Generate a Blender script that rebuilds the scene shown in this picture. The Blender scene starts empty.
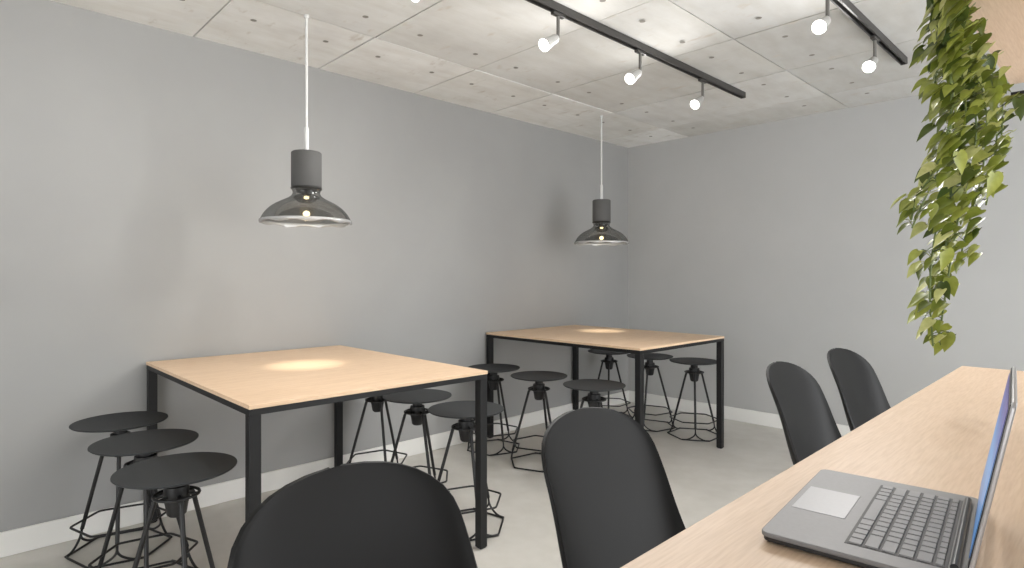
import bpy, bmesh, math, random
from mathutils import Vector, Matrix
R = math.radians
random.seed(11)
sc = bpy.context.scene
col = sc.collection

# ------------------------------------------------------------------ camera
CAM_H = 1.39
F_PX = 592.5
YAW = R(46.28)
HORIZON = 276.7
cam_data = bpy.data.cameras.new('camera')
cam = bpy.data.objects.new('camera', cam_data)
col.objects.link(cam)
cam.location = (0, 0, CAM_H)
cam.rotation_euler = (R(90), 0, YAW)
cam_data.sensor_width = 36
cam_data.lens = F_PX / 1024 * 36
cam_data.shift_y = -(284 - HORIZON) / 1024
cam_data.clip_start = 0.02
sc.camera = cam
FW = Vector((-math.sin(YAW), math.cos(YAW), 0))
RT = Vector((math.cos(YAW), math.sin(YAW), 0))


# ------------------------------------------------------------------ materials
def mat(name):
    m = bpy.data.materials.new(name)
    m.use_nodes = True
    nt = m.node_tree
    return m, nt, nt.nodes['Principled BSDF']


def rgb(r, g, b):
    f = lambda c: (c / 255 / 12.92) if c / 255 <= .04045 else ((c / 255 + .055) / 1.055) ** 2.4
    return (f(r), f(g), f(b), 1)


def simple(name, c, rough=.5, metal=0, bump=0, bscale=200, spec=.5):
    m, nt, p = mat(name)
    p.inputs['Base Color'].default_value = c
    p.inputs['Roughness'].default_value = rough
    p.inputs['Metallic'].default_value = metal
    p.inputs['Specular IOR Level'].default_value = spec
    n = nt.nodes.new('ShaderNodeTexNoise')
    n.inputs['Scale'].default_value = bscale
    tc = nt.nodes.new('ShaderNodeTexCoord')
    nt.links.new(tc.outputs['Object'], n.inputs['Vector'])
    if bump:
        b = nt.nodes.new('ShaderNodeBump')
        b.inputs['Strength'].default_value = bump
        b.inputs['Distance'].default_value = .002
        nt.links.new(n.outputs['Fac'], b.inputs['Height'])
        nt.links.new(b.outputs['Normal'], p.inputs['Normal'])
    mr = nt.nodes.new('ShaderNodeMapRange')
    mr.inputs['To Min'].default_value = max(rough - .05, .02)
    mr.inputs['To Max'].default_value = min(rough + .05, 1)
    nt.links.new(n.outputs['Fac'], mr.inputs['Value'])
    nt.links.new(mr.outputs['Result'], p.inputs['Roughness'])
    return m


def ramp(nt, fac, stops):
    r = nt.nodes.new('ShaderNodeValToRGB')
    el = r.color_ramp.elements
    while len(el) < len(stops):
        el.new(.5)
    for e, (pos, c) in zip(el, stops):
        e.position = pos
        e.color = c
    nt.links.new(fac, r.inputs['Fac'])
    return r.outputs['Color']


def noise(nt, scale, detail=4, stretch=(1, 1, 1), rough=.55, space='Object'):
    tc = nt.nodes.new('ShaderNodeTexCoord')
    mp = nt.nodes.new('ShaderNodeMapping')
    mp.inputs['Scale'].default_value = stretch
    n = nt.nodes.new('ShaderNodeTexNoise')
    n.inputs['Scale'].default_value = scale
    n.inputs['Detail'].default_value = detail
    n.inputs['Roughness'].default_value = rough
    nt.links.new(tc.outputs[space], mp.inputs['Vector'])
    nt.links.new(mp.outputs['Vector'], n.inputs['Vector'])
    return n.outputs['Fac']


def mixc(nt, a, b, fac, mode='MIX'):
    m = nt.nodes.new('ShaderNodeMix')
    m.data_type = 'RGBA'
    m.blend_type = mode
    for s, v in ((6, a), (7, b)):
        if hasattr(v, 'is_linked'):
            nt.links.new(v, m.inputs[s])
        else:
            m.inputs[s].default_value = v
    if hasattr(fac, 'is_linked'):
        nt.links.new(fac, m.inputs[0])
    else:
        m.inputs[0].default_value = fac
    return m.outputs[2]


def bump(nt, p, fac, strength=.2, dist=.003):
    b = nt.nodes.new('ShaderNodeBump')
    b.inputs['Strength'].default_value = strength
    b.inputs['Distance'].default_value = dist
    nt.links.new(fac, b.inputs['Height'])
    nt.links.new(b.outputs['Normal'], p.inputs['Normal'])


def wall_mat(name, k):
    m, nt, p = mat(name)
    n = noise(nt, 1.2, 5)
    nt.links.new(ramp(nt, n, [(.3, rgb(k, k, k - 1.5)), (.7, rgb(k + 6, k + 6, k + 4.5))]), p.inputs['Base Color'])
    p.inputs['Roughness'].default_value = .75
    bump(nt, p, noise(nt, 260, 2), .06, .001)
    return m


def ceiling_mat(name, k):
    m, nt, p = mat(name)
    cc = lambda r, g, b: rgb(r * k, g * k, b * k)
    streak = noise(nt, 2.6, 6, (3.5, .9, 1), .65)
    blotch = noise(nt, 2.3, 5)
    c1 = ramp(nt, blotch, [(.28, cc(218, 217, 214)), (.5, cc(230, 229.5, 227)), (.75, cc(238, 238, 236))])
    c2 = ramp(nt, streak, [(.3, rgb(236, 233, 228)), (.6, rgb(255, 255, 255))])
    c = mixc(nt, c1, c2, .6, 'MULTIPLY')
    geo = nt.nodes.new('ShaderNodeNewGeometry')
    pr = ramp(nt, geo.outputs['Random Per Island'], [(0, rgb(222, 220, 214)), (.5, rgb(242, 241, 238)), (1, rgb(255, 255, 255))])
    c = mixc(nt, c, pr, .4, 'MULTIPLY')
    stain = ramp(nt, noise(nt, 5.5, 3, (1, 2.2, 1)), [(.62, (0, 0, 0, 1)), (.8, (1, 1, 1, 1))])
    c = mixc(nt, c, rgb(204, 196, 184), stain, 'MIX')
    nt.links.new(c, p.inputs['Base Color'])
    p.inputs['Roughness'].default_value = .8
    bump(nt, p, streak, .12, .004)
    return m


def floor_mat():
    m, nt, p = mat('polished_screed')
    c1 = ramp(nt, noise(nt, 1.6, 6), [(.3, rgb(200, 197, 190)), (.7, rgb(214, 211, 205))])
    c2 = ramp(nt, noise(nt, 9, 6), [(.3, rgb(240, 239, 236)), (.7, rgb(255, 255, 255))])
    nt.links.new(mixc(nt, c1, c2, .6, 'MULTIPLY'), p.inputs['Base Color'])
    p.inputs['Roughness'].default_value = .42
    p.inputs['Specular IOR Level'].default_value = .35
    return m


def wood_mat(name, a, b, c, rough=.42):
    m, nt, p = mat(name)
    g = noise(nt, 5, 8, (14, .8, 14), .6)
    fine = noise(nt, 30, 4, (9, .5, 9))
    c1 = ramp(nt, g, [(.3, a), (.52, b), (.72, c)])
    c2 = ramp(nt, fine, [(.35, rgb(236, 230, 222)), (.6, rgb(255, 255, 255))])
    nt.links.new(mixc(nt, c1, c2, .6, 'MULTIPLY'), p.inputs['Base Color'])
    p.inputs['Roughness'].default_value = rough
    p.inputs['Specular IOR Level'].default_value = .3
    bump(nt, p, fine, .05, .001)
    return m


def emis(name, c, s):
    m, nt, p = mat(name)
    p.inputs['Base Color'].default_value = c
    p.inputs['Emission Color'].default_value = c
    p.inputs['Emission Strength'].default_value = s
    return m


def glass_mat(name, tint, gloss=.12, col_=(.25, .26, .26, 1), diff=.2):
    m = bpy.data.materials.new(name)
    m.use_nodes = True
    nt = m.node_tree
    nt.nodes.clear()
    out = nt.nodes.new('ShaderNodeOutputMaterial')
    tr = nt.nodes.new('ShaderNodeBsdfTransparent')
    tr.inputs['Color'].default_value = tint
    gl = nt.nodes.new('ShaderNodeBsdfGlossy')
    gl.inputs['Roughness'].default_value = .06
    df = nt.nodes.new('ShaderNodeBsdfDiffuse')
    df.inputs['Color'].default_value = col_
    lw = nt.nodes.new('ShaderNodeLayerWeight')
    lw.inputs['Blend'].default_value = .25
    mr = nt.nodes.new('ShaderNodeMapRange')
    mr.inputs['To Min'].default_value = gloss * .5
    mr.inputs['To Max'].default_value = gloss * 4
    nt.links.new(lw.outputs['Fresnel'], mr.inputs['Value'])
    m1 = nt.nodes.new('ShaderNodeMixShader')
    m1.inputs[0].default_value = diff
    nt.links.new(tr.outputs[0], m1.inputs[1])
    nt.links.new(df.outputs[0], m1.inputs[2])
    m2 = nt.nodes.new('ShaderNodeMixShader')
    nt.links.new(mr.outputs['Result'], m2.inputs[0])
    nt.links.new(m1.outputs[0], m2.inputs[1])
    nt.links.new(gl.outputs[0], m2.inputs[2])
    nt.links.new(m2.outputs[0], out.inputs['Surface'])
    return m


def leaf_mat():
    m, nt, p = mat('pothos_leaf')
    geo = nt.nodes.new('ShaderNodeNewGeometry')
    c = ramp(nt, geo.outputs['Random Per Island'],
             [(0, rgb(52, 72, 36)), (.12, rgb(88, 100, 40)), (.45, rgb(126, 136, 54)), (.8, rgb(164, 170, 84)), (1, rgb(208, 208, 150))])
    n = ramp(nt, noise(nt, 60, 3), [(.35, rgb(215, 220, 190)), (.65, rgb(255, 255, 255))])
    c = mixc(nt, c, n, .6, 'MULTIPLY')
    nt.links.new(c, p.inputs['Base Color'])
    p.inputs['Roughness'].default_value = .35
    tl = nt.nodes.new('ShaderNodeBsdfTranslucent')
    nt.links.new(c, tl.inputs['Color'])
    ms = nt.nodes.new('ShaderNodeMixShader')
    ms.inputs[0].default_value = .25
    out = nt.nodes['Material Output']
    nt.links.new(p.outputs[0], ms.inputs[1])
    nt.links.new(tl.outputs[0], ms.inputs[2])
    nt.links.new(ms.outputs[0], out.inputs['Surface'])
    return m


def screen_mat():
    m, nt, p = mat('lit_display')
    tc = nt.nodes.new('ShaderNodeTexCoord')
    sep = nt.nodes.new('ShaderNodeSeparateXYZ')
    nt.links.new(tc.outputs['Generated'], sep.inputs[0])
    c = ramp(nt, sep.outputs['Z'], [(0, rgb(40, 105, 165)), (.5, rgb(70, 150, 210)), (.85, rgb(80, 95, 170)), (1, rgb(95, 85, 150))])
    n = ramp(nt, noise(nt, 18, 4), [(.35, rgb(190, 200, 215)), (.65, rgb(255, 255, 255))])
    c = mixc(nt, c, n, .7, 'MULTIPLY')
    nt.links.new(c, p.inputs['Emission Color'])
    p.inputs['Emission Strength'].default_value = .8
    p.inputs['Base Color'].default_value = (.01, .01, .012, 1)
    p.inputs['Roughness'].default_value = .3
    return m


M = dict(
    wall=wall_mat('light_grey_paint', 176), wall_shaded=wall_mat('shade_darkened_grey_paint', 156), ceil=ceiling_mat('board_concrete', .985), ceil_lit=ceiling_mat('lit_board_concrete', 1.06), ceil_shaded=ceiling_mat('shaded_board_concrete', .925), floor=floor_mat(),  # left wall and ceiling strip tones carry painted light and shade
    hole=simple('tie_hole_plug', rgb(146, 142, 134), .9),
    backing=simple('joint_shadow_gap', rgb(40, 38, 35), .9),
    base=simple('white_skirting_paint', rgb(234, 233, 229), .45),
    table=wood_mat('light_birch', rgb(221, 190, 158), rgb(230, 200, 169), rgb(236, 208, 178)),
    edge=wood_mat('birch_edge', rgb(208, 180, 146), rgb(220, 194, 160), rgb(228, 204, 172)),
    counter=wood_mat('counter_birch', rgb(205, 180, 154), rgb(209, 184, 159), rgb(214, 190, 165)),
    steel=simple('black_powder_steel', rgb(23, 23, 24), .5, 0, .05, 400, .35),
    seat=simple('charcoal_seat', rgb(50, 52, 54), .6, 0, .05, 300, .35),
    wire=simple('black_wire', rgb(26, 26, 27), .45),
    shell=simple('black_plastic_shell', rgb(14, 14, 14), .52, 0, .04, 500, .3),
    track=simple('black_track', rgb(58, 56, 54), .4),
    stemc=simple('grey_bracket', rgb(112, 110, 106), .4, .3),
    head=simple('white_lamp_body', rgb(176, 175, 172), .35),
    lens=emis('lit_lens', (1, .985, .95, 1), 6),
    cord=simple('white_cord', rgb(214, 214, 212), .5),
    cap=simple('grey_concrete_cap', rgb(88, 87, 86), .8, 0, .2, 160),
    collar=simple('dark_collar', rgb(38, 37, 36), .4),
    glass=glass_mat('smoked_glass', (.36, .365, .36, 1), .07, (.16, .16, .155, 1), .16),
    rim=glass_mat('clear_glass_rim', (.85, .86, .86, 1), .25, (.8, .8, .8, 1), .4),
    filament=emis('warm_filament', (1, .82, .5, 1), 9),
    bulb=glass_mat('bulb_glass', (.95, .9, .8, 1), .1, (.8, .7, .5, 1), .05),
    alu=simple('silver_aluminium', rgb(118, 117, 117), .5, .3),
    key=simple('grey_key', rgb(122, 121, 121), .5, .1),
    well=simple('dark_key_well', rgb(72, 71, 71), .6),
    pad=simple('trackpad_glass', rgb(140, 139, 140), .4, .2),
    dark=simple('black_bezel', rgb(24, 24, 26), .3),
    lidback=simple('pale_lid_cover', rgb(168, 167, 168), .35, .3),
    screen=screen_mat(),
    leaf=leaf_mat(), vine=simple('green_vine', rgb(96, 112, 58), .6),
    soil=simple('potting_soil', rgb(60, 46, 36), .95, 0, .8, 80),
    pot=simple('white_ceramic', rgb(215, 213, 208), .3),
)


# ------------------------------------------------------------------ builders
def link(name, bm, m, parent=None, smooth=True, bevel=0, seg=2, angle=35):
    me = bpy.data.meshes.new(name)
    bmesh.ops.recalc_face_normals(bm, faces=bm.faces)
    bm.to_mesh(me)
    bm.free()
    o = bpy.data.objects.new(name, me)
    col.objects.link(o)
    for mm in (m if isinstance(m, (list, tuple)) else [m]):
        me.materials.append(mm)
    if smooth:
        me.polygons.foreach_set('use_smooth', [True] * len(me.polygons))
        me.set_sharp_from_angle(angle=R(angle))
    if bevel:
        b = o.modifiers.new('bevel', 'BEVEL')
        b.width = bevel
        b.segments = seg
        b.limit_method = 'ANGLE'
        b.angle_limit = R(40)
    if parent:
        o.parent = parent
    return o


def box(bm, x0, x1, y0, y1, z0, z1, mi=0):
    vs = [bm.verts.new((x, y, z)) for z in (z0, z1) for y in (y0, y1) for x in (x0, x1)]
    for f in ((0, 2, 3, 1), (4, 5, 7, 6), (0, 1, 5, 4), (2, 6, 7, 3), (0, 4, 6, 2), (1, 3, 7, 5)):
        fc = bm.faces.new([vs[i] for i in f])
        fc.material_index = mi
    return vs


def tube(bm, pts, r, n=8, closed=False, radii=None):
    pts = [Vector(p) for p in pts]
    k = len(pts)
    rings = []
    prev = None
    for i, p in enumerate(pts):
        if closed:
            t = (pts[(i + 1) % k] - pts[i - 1]).normalized()
        else:
            t = (pts[min(i + 1, k - 1)] - pts[max(i - 1, 0)]).normalized()
        if prev is None:
            a = Vector((0, 0, 1)) if abs(t.z) < .9 else Vector((1, 0, 0))
            u = t.cross(a).normalized()
        else:
            u = (prev - t * prev.dot(t)).normalized()
        prev = u
        v = t.cross(u)
        rr = radii[i] if radii else r
        rings.append([bm.verts.new(p + (u * math.cos(2 * math.pi * j / n) + v * math.sin(2 * math.pi * j / n)) * rr) for j in range(n)])
    m = k if closed else k - 1
    for i in range(m):
        A, B = rings[i], rings[(i + 1) % k]
        off = 0
        if closed and i == k - 1:
            off = min(range(n), key=lambda s: (A[0].co - B[s].co).length)
        for j in range(n):
            bm.faces.new((A[j], A[(j + 1) % n], B[(j + 1 + off) % n], B[(j + off) % n]))
    if not closed:
        bm.faces.new(rings[0][::-1])
        bm.faces.new(rings[-1])


def smooth_path(pts, it=2, closed=False):
    pts = [Vector(p) for p in pts]
    for _ in range(it):
        q = [] if closed else [pts[0]]
        n = len(pts)
        for i in range(n if closed else n - 1):
            a, b = pts[i], pts[(i + 1) % n]
            q += [a * .75 + b * .25, a * .25 + b * .75]
        if not closed:
            q.append(pts[-1])
        pts = q
    return pts


def lathe(bm, prof, n=32, c=(0, 0), cap0=False, cap1=False):
    rings = []
    for r, z in prof:
        rings.append([bm.verts.new((c[0] + r * math.cos(2 * math.pi * j / n), c[1] + r * math.sin(2 * math.pi * j / n), z)) for j in range(n)])
    for A, B in zip(rings, rings[1:]):
        for j in range(n):
            bm.faces.new((A[j], A[(j + 1) % n], B[(j + 1) % n], B[j]))
    if cap0:
        bm.faces.new(rings[0][::-1])
    if cap1:
        bm.faces.new(rings[-1])


def thing(name, loc, rz=0):
    o = bpy.data.objects.new(name, None)
    o.empty_display_size = .1
    col.objects.link(o)
    o.location = loc
    o.rotation_euler = (0, 0, rz)
    return o


def tag(o, label, cat, group=None):
    o['label'] = label
    o['category'] = cat
    if group:
        o['group'] = group
    return o


def struct(o):
    o['kind'] = 'structure'
    return o


def copy_tree(o, parent=None):
    c = o.copy()
    col.objects.link(c)
    if parent:
        c.parent = parent
    for ch in list(o.children):
        copy_tree(ch, c)
    return c


def rounded_slab(bm, a0, a1, b0, b1, c0, c1, r, axis='z', n=6):
    pts = []
    for cx_, cy_, st in ((a1 - r, b1 - r, 0), (a0 + r, b1 - r, 90), (a0 + r, b0 + r, 180), (a1 - r, b0 + r, 270)):
        for k in range(n + 1):
            t = R(st + 90 * k / n)
            pts.append((cx_ + r * math.cos(t), cy_ + r * math.sin(t)))
    f3 = (lambda a, b, c: (a, b, c)) if axis == 'z' else (lambda a, b, c: (c, a, b))
    lo = [bm.verts.new(f3(a, b, c0)) for a, b in pts]
    hi = [bm.verts.new(f3(a, b, c1)) for a, b in pts]
    bm.faces.new(lo[::-1])
    bm.faces.new(hi)
    k = len(pts)
    for i in range(k):
        bm.faces.new((lo[i], lo[(i + 1) % k], hi[(i + 1) % k], hi[i]))


# ------------------------------------------------------------------ room
XW, YW, HC, SL = -3.874, 5.496, 2.826, .0228      # left wall, far wall, ceiling height, far wall skew
X1, Y0 = 1.3, -3.2
far = lambda x: YW + SL * (x - XW)

bm = bmesh.new(); box(bm, XW - .2, X1, Y0, YW + .4, -.12, 0)
struct(link('floor', bm, M['floor'], smooth=False))
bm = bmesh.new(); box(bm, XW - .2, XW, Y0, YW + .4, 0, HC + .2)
struct(link('wall_left', bm, M['wall_shaded'], smooth=False))  # darker grey puts the left wall's shade into its colour
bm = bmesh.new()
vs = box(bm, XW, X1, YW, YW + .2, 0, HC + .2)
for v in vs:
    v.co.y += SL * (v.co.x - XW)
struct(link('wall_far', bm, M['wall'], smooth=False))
bm = bmesh.new(); box(bm, XW, XW + .014, Y0, YW - .014, 0, .125)
struct(link('baseboard_left', bm, M['base'], bevel=.004))
bm = bmesh.new()
vs = box(bm, XW, X1, YW - .014, YW, 0, .125)
for v in vs:
    v.co.y += SL * (v.co.x - XW)
struct(link('baseboard_far', bm, M['base'], bevel=.004))

bm = bmesh.new()  # unseen wall added; its opening is shaped to balance the daylight
box(bm, X1, X1 + .2, Y0, 1.7, 0, HC + .2)
box(bm, X1, X1 + .2, 4.5, YW + .4, 0, HC + .2)
box(bm, X1, X1 + .2, 1.7, 4.5, 0, .15)
box(bm, X1, X1 + .2, 1.7, 4.5, 2.75, HC + .2)
struct(link('added_wall_right', bm, M['wall'], smooth=False))

bm = bmesh.new(); box(bm, XW - .2, -1.5, Y0 - .2, Y0, 0, HC + .2)  # unseen partial wall added to keep daylight off the near left wall
struct(link('added_wall_back', bm, M['wall'], smooth=False))

# ceiling: exposed concrete panels with open joints and tie-rod holes
jx = [XW - .1, -3.14, -1.66, -.18, X1]
jy = [Y0 + .02] + [1.07 + .79 * k for k in range(-5, 6)] + [YW + .3]
bm = bmesh.new()
box(bm, XW - .2, X1, Y0, YW + .4, HC + .02, HC + .2, 1)
for a, b in zip(jx, jx[1:]):
    for c, d in zip(jy, jy[1:]):
        g = .005
        dz = random.uniform(0, .006)
        box(bm, a + g, b - g, c + g, d - g, HC - dz, HC + .03, 0 if -3.2 < a < -1.7 else (3 if a < -3 else 4))  # strip tones combine panel variation with painted light differences
for x in (-3.385, -2.912, -1.893, -1.425, -.42, .06):
    for k in range(-5, 6):
        for yy in (1.07 + .79 * k + .172, 1.07 + .79 * (k + 1) - .19):
            if yy > YW - .05 or yy < Y0:
                continue
            n = 12
            ring = [bm.verts.new((x + .017 * math.cos(2 * math.pi * j / n), yy + .017 * math.sin(2 * math.pi * j / n), HC - .0065)) for j in range(n)]
            f = bm.faces.new(ring)
            f.material_index = 2
struct(link('ceiling', bm, [M['ceil'], M['backing'], M['hole'], M['ceil_lit'], M['ceil_shaded']], smooth=False))

# ------------------------------------------------------------------ tables
TH = .908
TX0, TX1 = XW + .018, -2.282


def make_table():
    L, W = TX1 - TX0, 1.19
    t = thing('high_table', (0, 0, 0))
    bm = bmesh.new(); box(bm, -L / 2, L / 2, -W / 2, W / 2, TH - .017, TH)
    link('tabletop', bm, M['table'], t, bevel=.002)
    bm = bmesh.new()
    lw = .045
    a, b = L / 2 - .002, W / 2 - .002
    box(bm, -a, a, -b, -b + .03, TH - .041, TH - .0171)
    box(bm, -a, a, b - .03, b, TH - .041, TH - .0171)
    box(bm, -a, -a + .03, -b + .03, b - .03, TH - .041, TH - .0171)
    box(bm, a - .03, a, -b + .03, b - .03, TH - .041, TH - .0171)
    link('frame', bm, M['steel'], t, smooth=False)
    for sx in (-1, 1):
        for sy in (-1, 1):
            bm = bmesh.new()
            box(bm, min(sx * a, sx * (a - lw)), max(sx * a, sx * (a - lw)), min(sy * b, sy * (b - lw)), max(sy * b, sy * (b - lw)), .006, TH - .0411)
            box(bm, min(sx * (a - .004), sx * (a - lw + .004)), max(sx * (a - .004), sx * (a - lw + .004)),
                min(sy * (b - .004), sy * (b - lw + .004)), max(sy * (b - .004), sy * (b - lw + .004)), 0, .0059)
            link('leg', bm, M['steel'], t, bevel=.003)
    return t


TC1 = ((TX0 + TX1) / 2, 1.416)
TC2 = ((TX0 + TX1) / 2, 3.972)
t1 = make_table()
t1.location = (*TC1, 0)
tag(t1, 'nearer birch-topped high table with black steel legs, in front of the left grey wall', 'table', 'birch high tables')
t2 = copy_tree(t1)
t2.location = (*TC2, 0)
tag(t2, 'farther birch-topped high table with black steel legs, close to the room corner', 'table', 'birch high tables')


# ------------------------------------------------------------------ stools
def make_stool():
    s = thing('disc_stool', (0, 0, 0))
    bm = bmesh.new()
    lathe(bm, [(.001, .638), (.10, .636), (.178, .639), (.206, .646), (.2115, .651), (.211, .655), (.2, .6545), (.12, .6525), (.001, .652)], 48)
    bmesh.ops.remove_doubles(bm, verts=bm.verts, dist=.002)
    link('seat', bm, M['seat'], s, angle=60)
    bm = bmesh.new()
    lathe(bm, [(.058, .637), (.058, .626), (.03, .622), (.03, .592), (.044, .59), (.046, .54), (.04, .52), (.034, .482), (.026, .474), (.001, .473)], 24)
    link('hub', bm, M['wire'], s, angle=40)
    bm = bmesh.new()
    tube(bm, [(.078 * math.cos(2 * math.pi * j / 24), .078 * math.sin(2 * math.pi * j / 24), .555) for j in range(24)], .006, 8, True)
    for k in range(3):
        a = 2 * math.pi * k / 3 + R(60)
        tube(bm, [(.04 * math.cos(a), .04 * math.sin(a), .555), (.078 * math.cos(a), .078 * math.sin(a), .555)], .006, 8)
    link('collar_ring', bm, M['wire'], s, angle=60)
    RC = .226
    def corner(a, z, r=RC):
        return Vector((r * math.cos(a), r * math.sin(a), z))
    for k in range(3):
        a = 2 * math.pi * k / 3
        bm = bmesh.new()
        top = Vector((.043 * math.cos(a), .043 * math.sin(a), .555))
        sh = Vector((.074 * math.cos(a), .074 * math.sin(a), .546))
        kn = Vector((.197 * math.cos(a), .197 * math.sin(a), .10))
        tube(bm, [top, sh - (sh - top) * .15, sh + (kn - sh) * .03, kn], .0092, 10)
        for sg in (-1, 1):
            c = corner(a + sg * R(30), .009)
            mid = kn + Vector((.010 * math.cos(a), .010 * math.sin(a), -.05))
            tan = c.lerp(Vector((.203 * math.cos(a), .203 * math.sin(a), .012)), .45)
            tube(bm, smooth_path([kn, mid, tan, c], 3), .006, 8)
        link('leg', bm, M['wire'], s, angle=60)
    for nm, z, r in (('base_ring', .0075, RC), ('footrest_ring', .15, .21)):
        bm = bmesh.new()
        pts = []
        for k in range(6):
            p, c, n_ = [corner(R(30 + 60 * q), z, r) for q in (k - 1, k, k + 1)]
            pts += [c.lerp(p, .12), c.lerp(p, .03) * .99 + Vector((0, 0, z * .01)), c.lerp(n_, .03) * .99 + Vector((0, 0, z * .01)), c.lerp(n_, .12)]
        tube(bm, pts, .0055, 8, True)
        link(nm, bm, M['wire'], s, angle=60)
    return s


stool = make_stool()
rows = [(((-3.575, .647), (-3.055, .648), (-2.535, .642)), [('black stool next to the wall at the left end of the nearer table', 0),
                ('middle one of the three black stools at the left end of the nearer table', 3),
                ('largest black stool, nearest the camera at the left end of the nearer table', 11)], -14),
        (((-3.545, 2.125), (-3.06, 2.115), (-2.565, 2.10)), [('black stool under the nearer table\'s right end, closest to the wall, seat mostly hidden', 0),
                 ('middle one of the three black stools at the right end of the nearer table', 5),
                 ('black stool partly hidden behind the front right leg of the nearer table', -6)], -14),
        (((-3.575, 3.215), (-3.055, 3.2), (-2.535, 3.2)), [('black stool in front of the farther table\'s back left leg, next to the wall', 0),
                 ('black stool in full view between the two tables, middle of the farther table\'s left row', 12),
                 ('black stool right behind the second shell chair, at the farther table\'s left end', -5)], -20),
        (((-3.575, 4.75), (-3.10, 4.74), (-2.65, 4.745)), [('black stool deepest in the room corner, under the farther table\'s far end', 5),
                ('black stool half hidden behind the front left leg of the farther table', -12),
                ('black stool just left of the front right leg of the farther table', 2)], -60)]
first = True
for spots_, lst, rz in rows:
    for (x, y), (lab, da) in zip(spots_, lst):
        o = stool if first else copy_tree(stool)
        first = False
        o.location = (x, y, 0)
        o.rotation_euler.z = R(rz + da)
        tag(o, lab, 'stool', 'round black disc stools at the high tables')

# ------------------------------------------------------------------ pendants
def make_pendant():
    p = thing('pendant_lamp', (0, 0, HC))
    z = lambda v: v - HC
    bm = bmesh.new(); lathe(bm, [(.001, z(HC - .0005)), (.014, z(HC - .0005)), (.014, z(HC - .018)), (.009, z(HC - .023)), (.001, z(HC - .023))], 24)
    link('ceiling_rose', bm, M['cord'], p)
    bm = bmesh.new(); tube(bm, [(0, 0, z(HC - .02)), (0, 0, z(2.2))], .0068, 12)
    link('cord', bm, M['cord'], p)
    bm = bmesh.new(); lathe(bm, [(.001, z(2.212)), (.0095, z(2.21)), (.0125, z(2.2)), (.0125, z(2.072)), (.001, z(2.071))], 16)
    link('stem', bm, M['cord'], p)
    bm = bmesh.new(); lathe(bm, [(.001, z(2.072)), (.074, z(2.072)), (.08, z(2.066)), (.08, z(1.884)), (.077, z(1.88)), (.001, z(1.88))], 40)
    link('cap', bm, M['cap'], p, angle=50)
    bm = bmesh.new(); lathe(bm, [(.001, z(1.8798)), (.08, z(1.8798)), (.083, z(1.872)), (.079, z(1.866)), (.03, z(1.864)), (.024, z(1.835)), (.001, z(1.833))], 40)
    link('collar', bm, M['collar'], p, angle=50)
    bm = bmesh.new()
    prof = [(.079, 1.868), (.073, 1.858), (.071, 1.846), (.078, 1.832), (.097, 1.818), (.127, 1.803), (.16, 1.786), (.189, 1.765), (.211, 1.742), (.226, 1.72), (.235, 1.70)]
    lathe(bm, [(r, z(h)) for r, h in prof], 56)
    sh = link('glass_shade', bm, M['glass'], p, angle=80)
    bm = bmesh.new()
    n = 72
    rings = []
    for j in range(n):
        a = 2 * math.pi * j / n
        w = .005 * math.cos(9 * a) + .002 * math.cos(5 * a)
        c, s_ = math.cos(a), math.sin(a)
        pr = [(.233, 1.701), (.240, 1.70), (.243, 1.692), (.240, 1.682 + w), (.233, 1.680 + w), (.229, 1.69)]
        rings.append([bm.verts.new((r * c, r * s_, z(h))) for r, h in pr])
    for j in range(n):
        A, B = rings[j], rings[(j + 1) % n]
        for k in range(6):
            bm.faces.new((A[k], A[(k + 1) % 6], B[(k + 1) % 6], B[k]))
    link('glass_rim', bm, M['rim'], p, angle=80)
    bm = bmesh.new()
    lathe(bm, [(.014, z(1.834)), (.016, z(1.82)), (.032, z(1.785)), (.038, z(1.745)), (.033, z(1.715)), (.02, z(1.698)), (.001, z(1.693))], 24)
    b = link('bulb', bm, M['bulb'], p, angle=80)
    bm = bmesh.new()
    lathe(bm, [(.001, z(1.752)), (.014, z(1.746)), (.019, z(1.735)), (.014, z(1.724)), (.001, z(1.718))], 16)
    link('filament', bm, M['filament'], b, angle=80)
    bm = bmesh.new()
    lathe(bm, [(.001, z(1.832)), (.013, z(1.829)), (.0135, z(1.819)), (.001, z(1.814))], 16)
    link('lamp_socket_glow', bm, M['filament'], b)
    for k in range(3):
        a0 = 2 * math.pi * k / 3
        bm = bmesh.new()
        tube(bm, [(.009 * math.cos(a0), .009 * math.sin(a0), z(1.8135)), (.012 * math.cos(a0), .012 * math.sin(a0), z(1.752))], .0012, 6)
        link('filament_wire', bm, M['stemc'], b)
    for nm, typ, e, size in (('warm_bulb_light', 'POINT', 0.7, .05), ('downward_bulb_light', 'SPOT', 24, .03)):
        ld = bpy.data.lights.new(nm, typ)
        ld.energy = e
        ld.color = (1, .94, .8)
        ld.shadow_soft_size = size
        if typ == 'SPOT':
            ld.spot_size = R(38)
            ld.spot_blend = 1
        lo = bpy.data.objects.new(nm, ld)
        col.objects.link(lo)
        lo.parent = p
        lo.location = (0, 0, z(1.68))
    return p


PX = [(-3.125, 1.43), (-3.26, 4.22)]
p1 = make_pendant()
p1.location = (*PX[0], HC)
tag(p1, 'smoked glass pendant lamp with grey cap hanging over the nearer table', 'lamp', 'smoked glass pendant lamps')
p2 = copy_tree(p1)
p2.location = (*PX[1], HC)
tag(p2, 'smoked glass pendant lamp with grey cap hanging over the farther table', 'lamp', 'smoked glass pendant lamps')


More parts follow.
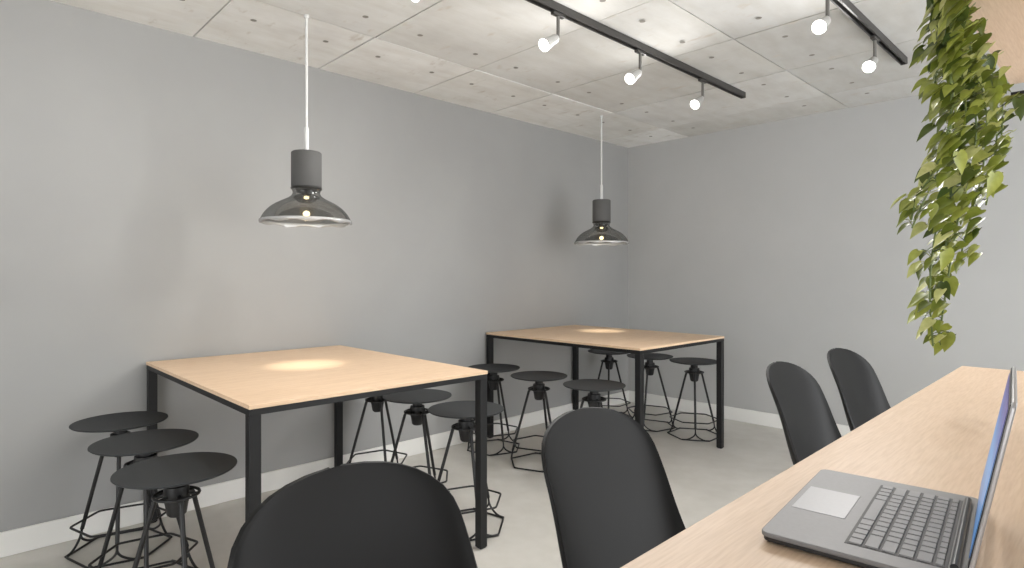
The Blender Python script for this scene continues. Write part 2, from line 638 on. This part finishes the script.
# ------------------------------------------------------------------ track lights
def make_track(x, y0, y1, label):
    t = thing('ceiling_track', (x, y1, HC))
    L = y1 - y0
    bm = bmesh.new()
    z0, z1, zt, w = -.046, -.034, -.0042, .019
    box(bm, -w, w, -L, 0, -.012, zt)
    box(bm, -w, -w + .008, -L, 0, z0, -.0121)
    box(bm, w - .008, w, -L, 0, z0, -.0121)
    box(bm, -w, w, .0001, .012, z0 - .001, zt)
    link('rail', bm, M['track'], t, smooth=False)
    bm = bmesh.new()
    box(bm, -.0035, .0035, -L, 0, -.03, -.0121)
    link('conductor_strip', bm, M['stemc'], t, smooth=False)
    tag(t, label, 'lighting track', 'black ceiling tracks')
    return t


make_track(-2.09, .2, 4.48, 'long black ceiling track above the tables, carrying four white spotlights')
make_track(-1.03, .9, 4.53, 'shorter black ceiling track at the upper right, ending behind the trailing plant')

HEAD_DIR = Vector((-.02, -.83, -.55)).normalized()


def make_spot():
    s = thing('track_spotlight', (0, 0, HC - .0465))
    bm = bmesh.new()
    box(bm, -.013, .013, -.045, .045, -.018, -.0005)
    link('adapter', bm, M['track'], s, bevel=.003)
    bm = bmesh.new()
    tube(bm, [(0, 0, -.018), (0, 0, -.13)], .0095, 12)
    link('stem', bm, M['stemc'], s)
    q = HEAD_DIR.to_track_quat('Z', 'Y').to_matrix().to_4x4()
    off = Matrix.Translation(Vector((0, -.012, -.134)) + HEAD_DIR * .034)
    def place(bm):
        bmesh.ops.transform(bm, matrix=off @ q, verts=bm.verts)
        return bm
    bm = bmesh.new()
    lathe(bm, [(.001, -.035), (.018, -.034), (.024, -.02), (.026, .02), (.034, .062), (.037, .075), (.037, .082), (.0345, .083), (.032, .078)], 28)
    link('lamp_head', place(bm), M['head'], s, angle=45)
    bm = bmesh.new()
    lathe(bm, [(.001, .088), (.021, .086), (.0325, .079), (.031, .076), (.001, .076)], 28)
    link('lens', place(bm), M['lens'], s, angle=80)
    ld = bpy.data.lights.new('spot_beam', 'SPOT')
    ld.energy = 34
    ld.color = (1, .985, .96)
    ld.spot_size = R(152)
    ld.spot_blend = .6
    ld.shadow_soft_size = .09
    lo = bpy.data.objects.new('spot_beam', ld)
    col.objects.link(lo)
    lo.parent = s
    lo.matrix_local = off @ Matrix.Translation(HEAD_DIR * .115) @ HEAD_DIR.to_track_quat('-Z', 'Y').to_matrix().to_4x4()
    return s


sp = make_spot()
spots = [(-2.09, 2.335, 'white spotlight on the long track, nearest the camera of those fully in view'),
         (-2.09, 3.09, 'white spotlight in the middle of the three whole ones on the long track'),
         (-2.09, 3.86, 'white spotlight closest to the far end of the long track'),
         (-2.09, 1.535, 'white spotlight on the long track cut off by the top edge of the photo'),
         (-1.03, 3.125, 'white spotlight on the shorter right-hand track, nearer to the camera'),
         (-1.03, 3.90, 'white spotlight on the shorter right-hand track, beside the trailing plant')]
for i, (x, y, lab) in enumerate(spots):
    o = sp if i == 0 else copy_tree(sp)
    o.location = (x, y, HC - .0465)
    tag(o, lab, 'spotlight', 'white track spotlights')

# ------------------------------------------------------------------ counter
CZ = 1.07
bm = bmesh.new()
c = thing('bar_counter', (-.40, 1.2, 0), R(.87))
box(bm, 0, .72, -2.1, 1.44, CZ - .04, CZ)
link('worktop', bm, M['counter'], c, bevel=.002)
for y in (-2.0, -.3, 1.33):
    bm = bmesh.new()
    box(bm, .06, .105, y, y + .045, 0, CZ - .0401)
    box(bm, .615, .66, y, y + .045, 0, CZ - .0401)
    box(bm, .105, .615, y, y + .045, CZ - .085, CZ - .0401)
    box(bm, .105, .615, y, y + .045, .02, .065)
    link('leg_frame', bm, M['steel'], c, bevel=.002)
tag(c, 'long birch bar counter in the right foreground carrying the laptop', 'counter')


# ------------------------------------------------------------------ shell chairs
def make_chair():
    ch = thing('shell_bar_chair', (0, 0, 0))
    # centre profile from the top of the back, down and forward to the seat front (x forward, z up)
    ctrl = [(-.31, 1.044), (-.286, .997), (-.254, .93), (-.229, .85), (-.211, .77), (-.190, .69), (-.156, .615), (-.11, .575), (-.02, .562), (.08, .563), (.16, .568), (.21, .564), (.232, .546)]
    prof = [Vector((a, 0, b)) for a, b in ctrl]
    pts = smooth_path(prof, 3)
    d = [0]
    for a, b in zip(pts, pts[1:]):
        d.append(d[-1] + (b - a).length)
    L = d[-1]
    def samp(s):
        for i in range(len(d) - 1):
            if s <= d[i + 1]:
                f = (s - d[i]) / max(d[i + 1] - d[i], 1e-9)
                return pts[i].lerp(pts[i + 1], f), (pts[i + 1] - pts[i]).normalized()
        return pts[-1], (pts[-1] - pts[-2]).normalized()
    def width(s):
        w = .205 + .028 * min(1, s / .36)
        h0 = .15
        if s < h0:
            w *= max(0, 1 - (1 - s / h0) ** 2.35) ** (1 / 2.2)
        e = L - s
        if e < .1:
            w *= max(0, 1 - (1 - e / .1) ** 2.6) ** (1 / 2.6) * .25 + .75
        return max(w, .012)
    def curl(s):
        if s < .4:
            return .03 + .035 * (s / .4)
        if s < .6:
            return .065 + .015 * (s - .4) / .2
        return max(.02, .08 - .06 * (s - .6) / (L - .6))
    rows_ = [0.0, .004, .012, .024, .04, .06] + [.085 + (L - .085) * i / 30 for i in range(31)]
    nt_ = 24
    bm = bmesh.new()
    grid = []
    for s in rows_:
        p, t = samp(s)
        n = Vector((t.z * -1, 0, t.x))      # towards the sitter
        if n.dot(Vector((.6, 0, .8))) < 0:
            n = -n
        w = width(s)
        row = []
        for j in range(nt_ + 1):
            u = -1 + 2 * j / nt_
            k = w / .233
            row.append(bm.verts.new(p + Vector((0, w * math.sin(u * R(78)) / math.sin(R(78)), 0)) + n * curl(s) * (abs(u * k) ** 2.2)))
        grid.append(row)
    for A, B in zip(grid, grid[1:]):
        for j in range(nt_):
            bm.faces.new((A[j], A[j + 1], B[j + 1], B[j]))
    sh = link('shell', bm, M['shell'], ch, angle=80)
    so = sh.modifiers.new('thickness', 'SOLIDIFY')
    so.thickness = .009
    so.offset = 0
    bv = sh.modifiers.new('edge', 'BEVEL')
    bv.width = .003
    bv.segments = 3
    bv.limit_method = 'ANGLE'
    bv.angle_limit = R(50)
    bm = bmesh.new()
    box(bm, -.10, .14, -.10, .10, .535, .5545)
    link('seat_plate', bm, M['steel'], ch, bevel=.004)
    for sx in (-1, 1):
        for sy in (-1, 1):
            bm = bmesh.new()
            tube(bm, [(.02 + sx * .09, sy * .085, .541), (.02 + sx * .125, sy * .12, .49), (.02 + sx * .205, sy * .2, .004)], .011, 12, radii=[.011, .011, .009])
            link('leg', bm, M['steel'], ch)
    bm = bmesh.new()
    f = .236
    x_, y_ = .125 + .08 * (.49 - f) / .486, .12 + .08 * (.49 - f) / .486
    tube(bm, [(.02 - x_, -y_, f), (.02 + x_, -y_, f), (.02 + x_, y_, f), (.02 - x_, y_, f)], .008, 10, True)
    link('footrest', bm, M['steel'], ch)
    return ch


CHX = -.70
chair = make_chair()
chairs = [(-.69, .513, 0, 'black shell chair nearest the camera, its back cut off by the bottom edge'),
          (-.688, 1.192, 0, 'black shell chair second from the camera along the counter'),
          (-.685, 2.43, 0, 'black shell chair third from the camera, just right of the farther table'),
          (-.68, 3.085, -4, 'black shell chair farthest from the camera, at the counter\'s far end')]
for i, (x, y, a, lab) in enumerate(chairs):
    o = chair if i == 0 else copy_tree(chair)
    o.location = (x, y, 0)
    o.rotation_euler.z = R(a)
    tag(o, lab, 'chair', 'black shell chairs along the counter')


# ------------------------------------------------------------------ laptop
# local axes: x = from the front edge to the hinge, y = along the width
LW, LD, LT = .305, .2045, .014
lap = thing('laptop', (-.315, .708, CZ), R(6.0))
z0 = .003
def laptop():
    bm = bmesh.new()
    rounded_slab(bm, .005, LD, 0, LW, .0085, LT, .011)
    base = link('base', bm, M['alu'], lap, bevel=.0012)
    bm = bmesh.new()
    rounded_slab(bm, .007, LD - .002, .002, LW - .002, z0, .0084, .010)
    link('bottom_cover', bm, M['dark'], base, bevel=.001)
    for fx in (.02, LD - .02):
        for fy in (.03, LW - .03):
            bm = bmesh.new()
            lathe(bm, [(.001, 0), (.007, 0), (.008, z0 - .00005), (.001, z0 - .00005)], 16, (fx, fy))
            f = link('foot', bm, M['dark'], base)
    # keyboard well and keys (rows run along the width)
    kx0, kx1, ky0, ky1 = .090, .186, .030, .277
    bm = bmesh.new(); box(bm, kx0, kx1, ky0, ky1, LT - .0005, LT + .0004)
    link('keyboard_tray', bm, M['well'], base, bevel=.0003)
    layouts = [
        [1, 1, 1, 1.2, 5.2, 1.2, 1, 1, 1, 1],
        [2.2, 1, 1, 1, 1, 1, 1, 1, 1, 1, 1, 2.4],
        [1.7, 1, 1, 1, 1, 1, 1, 1, 1, 1, 1, 1, 1.9],
        [1.4, 1, 1, 1, 1, 1, 1, 1, 1, 1, 1, 1, 1, 1.2],
        [1, 1, 1, 1, 1, 1, 1, 1, 1, 1, 1, 1, 1, 1.6],
        [1] * 14]
    x = kx0 + .002
    rowh = (kx1 - kx0 - .004)
    hs = [1, 1, 1, 1, 1, .62]
    for wd, h in zip(layouts, hs):
        dx = rowh * h / sum(hs)
        tot = sum(wd)
        # user's left lies towards +y here
        y = ky1 - .002
        for w in wd:
            dy = (ky1 - ky0 - .004) * w / tot
            bm = bmesh.new()
            g = .0013
            vs = box(bm, x + g, x + dx - g, y - dy + g, y - g, LT + .0005, LT + .0019)
            for v in vs[4:]:
                v.co.x += .0007 if v.co.x < x + dx / 2 else -.0007
                v.co.y += .0007 if v.co.y < y - dy / 2 else -.0007
            link('key', bm, M['key'], base, smooth=False)
            y -= dy
        x += dx
    bm = bmesh.new(); box(bm, .013, .076, .105, .205, LT - .0004, LT + .0005)
    link('trackpad', bm, M['pad'], base, bevel=.0004)
    bm = bmesh.new(); tube(bm, [(LD - .0125, .03, LT + .0034), (LD - .0125, LW - .03, LT + .0034)], .004, 14)
    link('hinge', bm, M['dark'], base)
    # lid, opened a little past upright
    an = R(10.9)
    LH = .187
    hx, hz = LD - .002, LT + .003
    bm = bmesh.new(); rounded_slab(bm, 0, LW, .004, LH, -.0001, .0042, .008, 'x')
    lid = link('lid', bm, M['lidback'], lap, bevel=.0012)
    lid.location = (hx, 0, hz)
    lid.rotation_euler = (0, an, 0)
    bm = bmesh.new(); box(bm, -.0012, -.0002, .003, LW - .003, .009, LH - .003)
    link('bezel', bm, M['dark'], lid, smooth=False)
    bm = bmesh.new(); box(bm, -.0018, -.0013, .010, LW - .010, .022, LH - .010)
    link('screen', bm, M['screen'], lid, smooth=False)
laptop()
tag(lap, 'open silver grey laptop with a lit blue screen on the birch counter', 'laptop')

# ------------------------------------------------------------------ hanging shelf
SZ = 2.12
sh = thing('hanging_shelf', (-.32, 1.6, SZ))
bm = bmesh.new(); box(bm, 0, .5, -1.2, 1.33, 0, .045)
link('board', bm, M['counter'], sh, bevel=.002)
for y in (-1.05, 1.30):
    bm = bmesh.new()
    box(bm, .006, .5, y - .008, y + .008, -.054, -.038)
    for x in (.12, .47):
        box(bm, x - .008, x + .008, y - .008, y + .008, -.038, -.0002)
    link('crossbar', bm, M['steel'], sh, smooth=False)
    for x in (.03, .47):
        bm = bmesh.new()
        tube(bm, [(x, y, .0452), (x, y, HC - SZ - .0045)], .008, 10)
        link('hanger_rod', bm, M['steel'], sh)
tag(sh, 'wooden shelf hanging from the ceiling at the top right, over the counter', 'shelf')

# ------------------------------------------------------------------ trailing plant
def at(px, py, Z):
    return FW * Z + RT * ((px - 512) / F_PX * Z) + Vector((0, 0, CAM_H - (py - HORIZON) / F_PX * Z))


PC = Vector((-.235, 1.80, SZ + .0455))
plant = thing('trailing_pothos', PC)
def add_plant():
    rnd = random.Random(5)
    bm = bmesh.new()
    lathe(bm, [(.001, 0), (.062, 0), (.068, .006), (.082, .13), (.084, .138), (.078, .138), (.076, .125), (.001, .122)], 36)
    link('pot', bm, M['pot'], plant, angle=45)
    bm = bmesh.new()
    lathe(bm, [(.001, .126), (.04, .127), (.0745, .1235)], 24)
    link('soil', bm, M['soil'], plant)
    # vines: (depth, photo-frame way points), turned into world points once
    vines = [
        (1.46, [(948, -15), (944, 15), (934, 42), (926, 56)], 11),
        (1.43, [(950, -15), (946, 40), (936, 70), (934, 95)], 18),
        (1.42, [(948, -15), (950, 50), (954, 110), (944, 160), (925, 198), (912, 228)], 32),
        (1.47, [(950, -10), (960, 60), (968, 120), (957, 172), (938, 217), (930, 265), (930, 310), (933, 346)], 50),
        (1.50, [(951, -10), (968, 60), (978, 120), (972, 172), (958, 217), (950, 265), (942, 318), (938, 342)], 46),
        (1.53, [(953, -5), (974, 60), (988, 110), (985, 160), (976, 200), (964, 240), (958, 270)], 40),
        (1.58, [(956, 5), (982, 62), (996, 90), (998, 130), (993, 170), (986, 205)], 32),
        (1.63, [(962, 20), (986, 66), (1001, 84), (1003, 118), (1000, 150)], 16),
        (1.40, [(952, -10), (950, 60), (952, 120), (936, 170), (917, 196), (911, 220)], 32),
        (1.52, [(951, 0), (962, 80), (960, 150), (950, 210), (944, 262), (940, 296)], 36),
    ]
    leaves = bmesh.new()

    def leaf(base, tip, nrm, L):
        tip = tip.normalized()
        side = nrm.cross(tip).normalized()
        nrm = tip.cross(side).normalized()
        fold = rnd.uniform(.15, .45)
        droop = rnd.uniform(.1, .35)
        prof = [(-.06, .12), (.0, .22), (.14, .285), (.32, .29), (.52, .235), (.72, .14), (.88, .06), (1.0, .0)]
        mids, ls, rs = [], [], []
        for a, w in prof:
            c = base + tip * (a * L) - nrm * (droop * L * max(a, 0) ** 2)
            m0 = max(a, .03 if a < 0 else a)
            mids.append(leaves.verts.new(base + tip * (m0 * L) - nrm * (droop * L * max(m0, 0) ** 2)))
            if w > 0:
                ls.append(leaves.verts.new(c + side * (w * L) + nrm * (fold * w * L)))
                rs.append(leaves.verts.new(c - side * (w * L) + nrm * (fold * w * L)))
        n = len(prof)
        for i in range(n - 1):
            if i < n - 2:
                leaves.faces.new((mids[i], mids[i + 1], ls[i + 1], ls[i]))
                leaves.faces.new((mids[i + 1], mids[i], rs[i], rs[i + 1]))
            else:
                leaves.faces.new((mids[i], mids[i + 1], ls[i]))
                leaves.faces.new((mids[i + 1], mids[i], rs[i]))

    for Z, wp, nl in vines:
        pts = [at(px, py, Z + rnd.uniform(-.02, .02)) - PC for px, py in wp]
        top = Vector((rnd.uniform(-.05, 0), rnd.uniform(-.05, .05), .127))
        lip = pts[0].copy()
        edge = Vector((-.098, max(-.3, min(.5, lip.y)), .075))
        path = smooth_path([top, top + Vector((-.03, 0, .05)), edge] + pts, 2)
        bm = bmesh.new()
        tube(bm, path, .0022, 6)
        link('vine', bm, M['vine'], plant)
        body = smooth_path(pts, 2)
        seg = [0]
        for a, b in zip(body, body[1:]):
            seg.append(seg[-1] + (b - a).length)
        nl = int(nl * 2.0)
        for i in range(nl):
            s = seg[-1] * (i + rnd.uniform(.1, .9)) / nl
            k = max(j for j in range(len(seg)) if seg[j] <= s)
            k = min(k, len(body) - 2)
            p = body[k].lerp(body[k + 1], (s - seg[k]) / max(seg[k + 1] - seg[k], 1e-6))
            sd = rnd.choice((-1, 1))
            base = p + RT * (rnd.uniform(-.012, .022)) + FW * rnd.uniform(-.05, .05) + Vector((0, 0, rnd.uniform(0, .02)))
            tip = -RT * rnd.uniform(.8, 1.3) + Vector((0, 0, -rnd.uniform(.45, .85))) + FW * rnd.uniform(-.5, .3)
            if rnd.random() < .08:
                tip = RT * rnd.uniform(-.2, .3) + Vector((0, 0, -1)) + FW * rnd.uniform(-.4, .2)
            nrm = -FW * rnd.uniform(-.1, .6) + Vector((0, 0, rnd.uniform(.5, 1.0))) - RT * rnd.uniform(.1, .9)
            L = rnd.uniform(.042, .074) * (1 - .28 * s / seg[-1])
            tube(leaves, [p, p.lerp(base, .6) + Vector((0, 0, .006)), base], .0011, 4)
            leaf(base, tip, nrm, L)
    # a few big rounded leaves on the right
    for (px, py, Z, L) in ((990, 70, 1.5, .06), (1007, 150, 1.6, .05), (998, 186, 1.5, .066), (1003, 98, 1.6, .06), (950, 262, 1.45, .06)):
        b = at(px - 3, py - 14, Z) - PC
        leaf(b, Vector((0, 0, -1)) - RT * rnd.uniform(0, .3) - FW * .2, -FW + Vector((0, 0, .3)), L)
    lf = link('foliage', leaves, M['leaf'], plant, angle=180)
add_plant()
tag(plant, 'trailing green pothos plant hanging down from the wooden shelf at the right', 'plant')

# ------------------------------------------------------------------ light from outside
w = bpy.data.worlds.new('daylight')
sc.world = w
w.use_nodes = True
bg = w.node_tree.nodes['Background']
bg.inputs['Color'].default_value = (.97, .985, 1.0, 1)
bg.inputs['Strength'].default_value = 5.0

vs_ = sc.view_settings
vs_.view_transform = 'Standard'
vs_.look = 'None'
vs_.exposure = .15
vs_.gamma = 1
vs_.use_curve_mapping = False
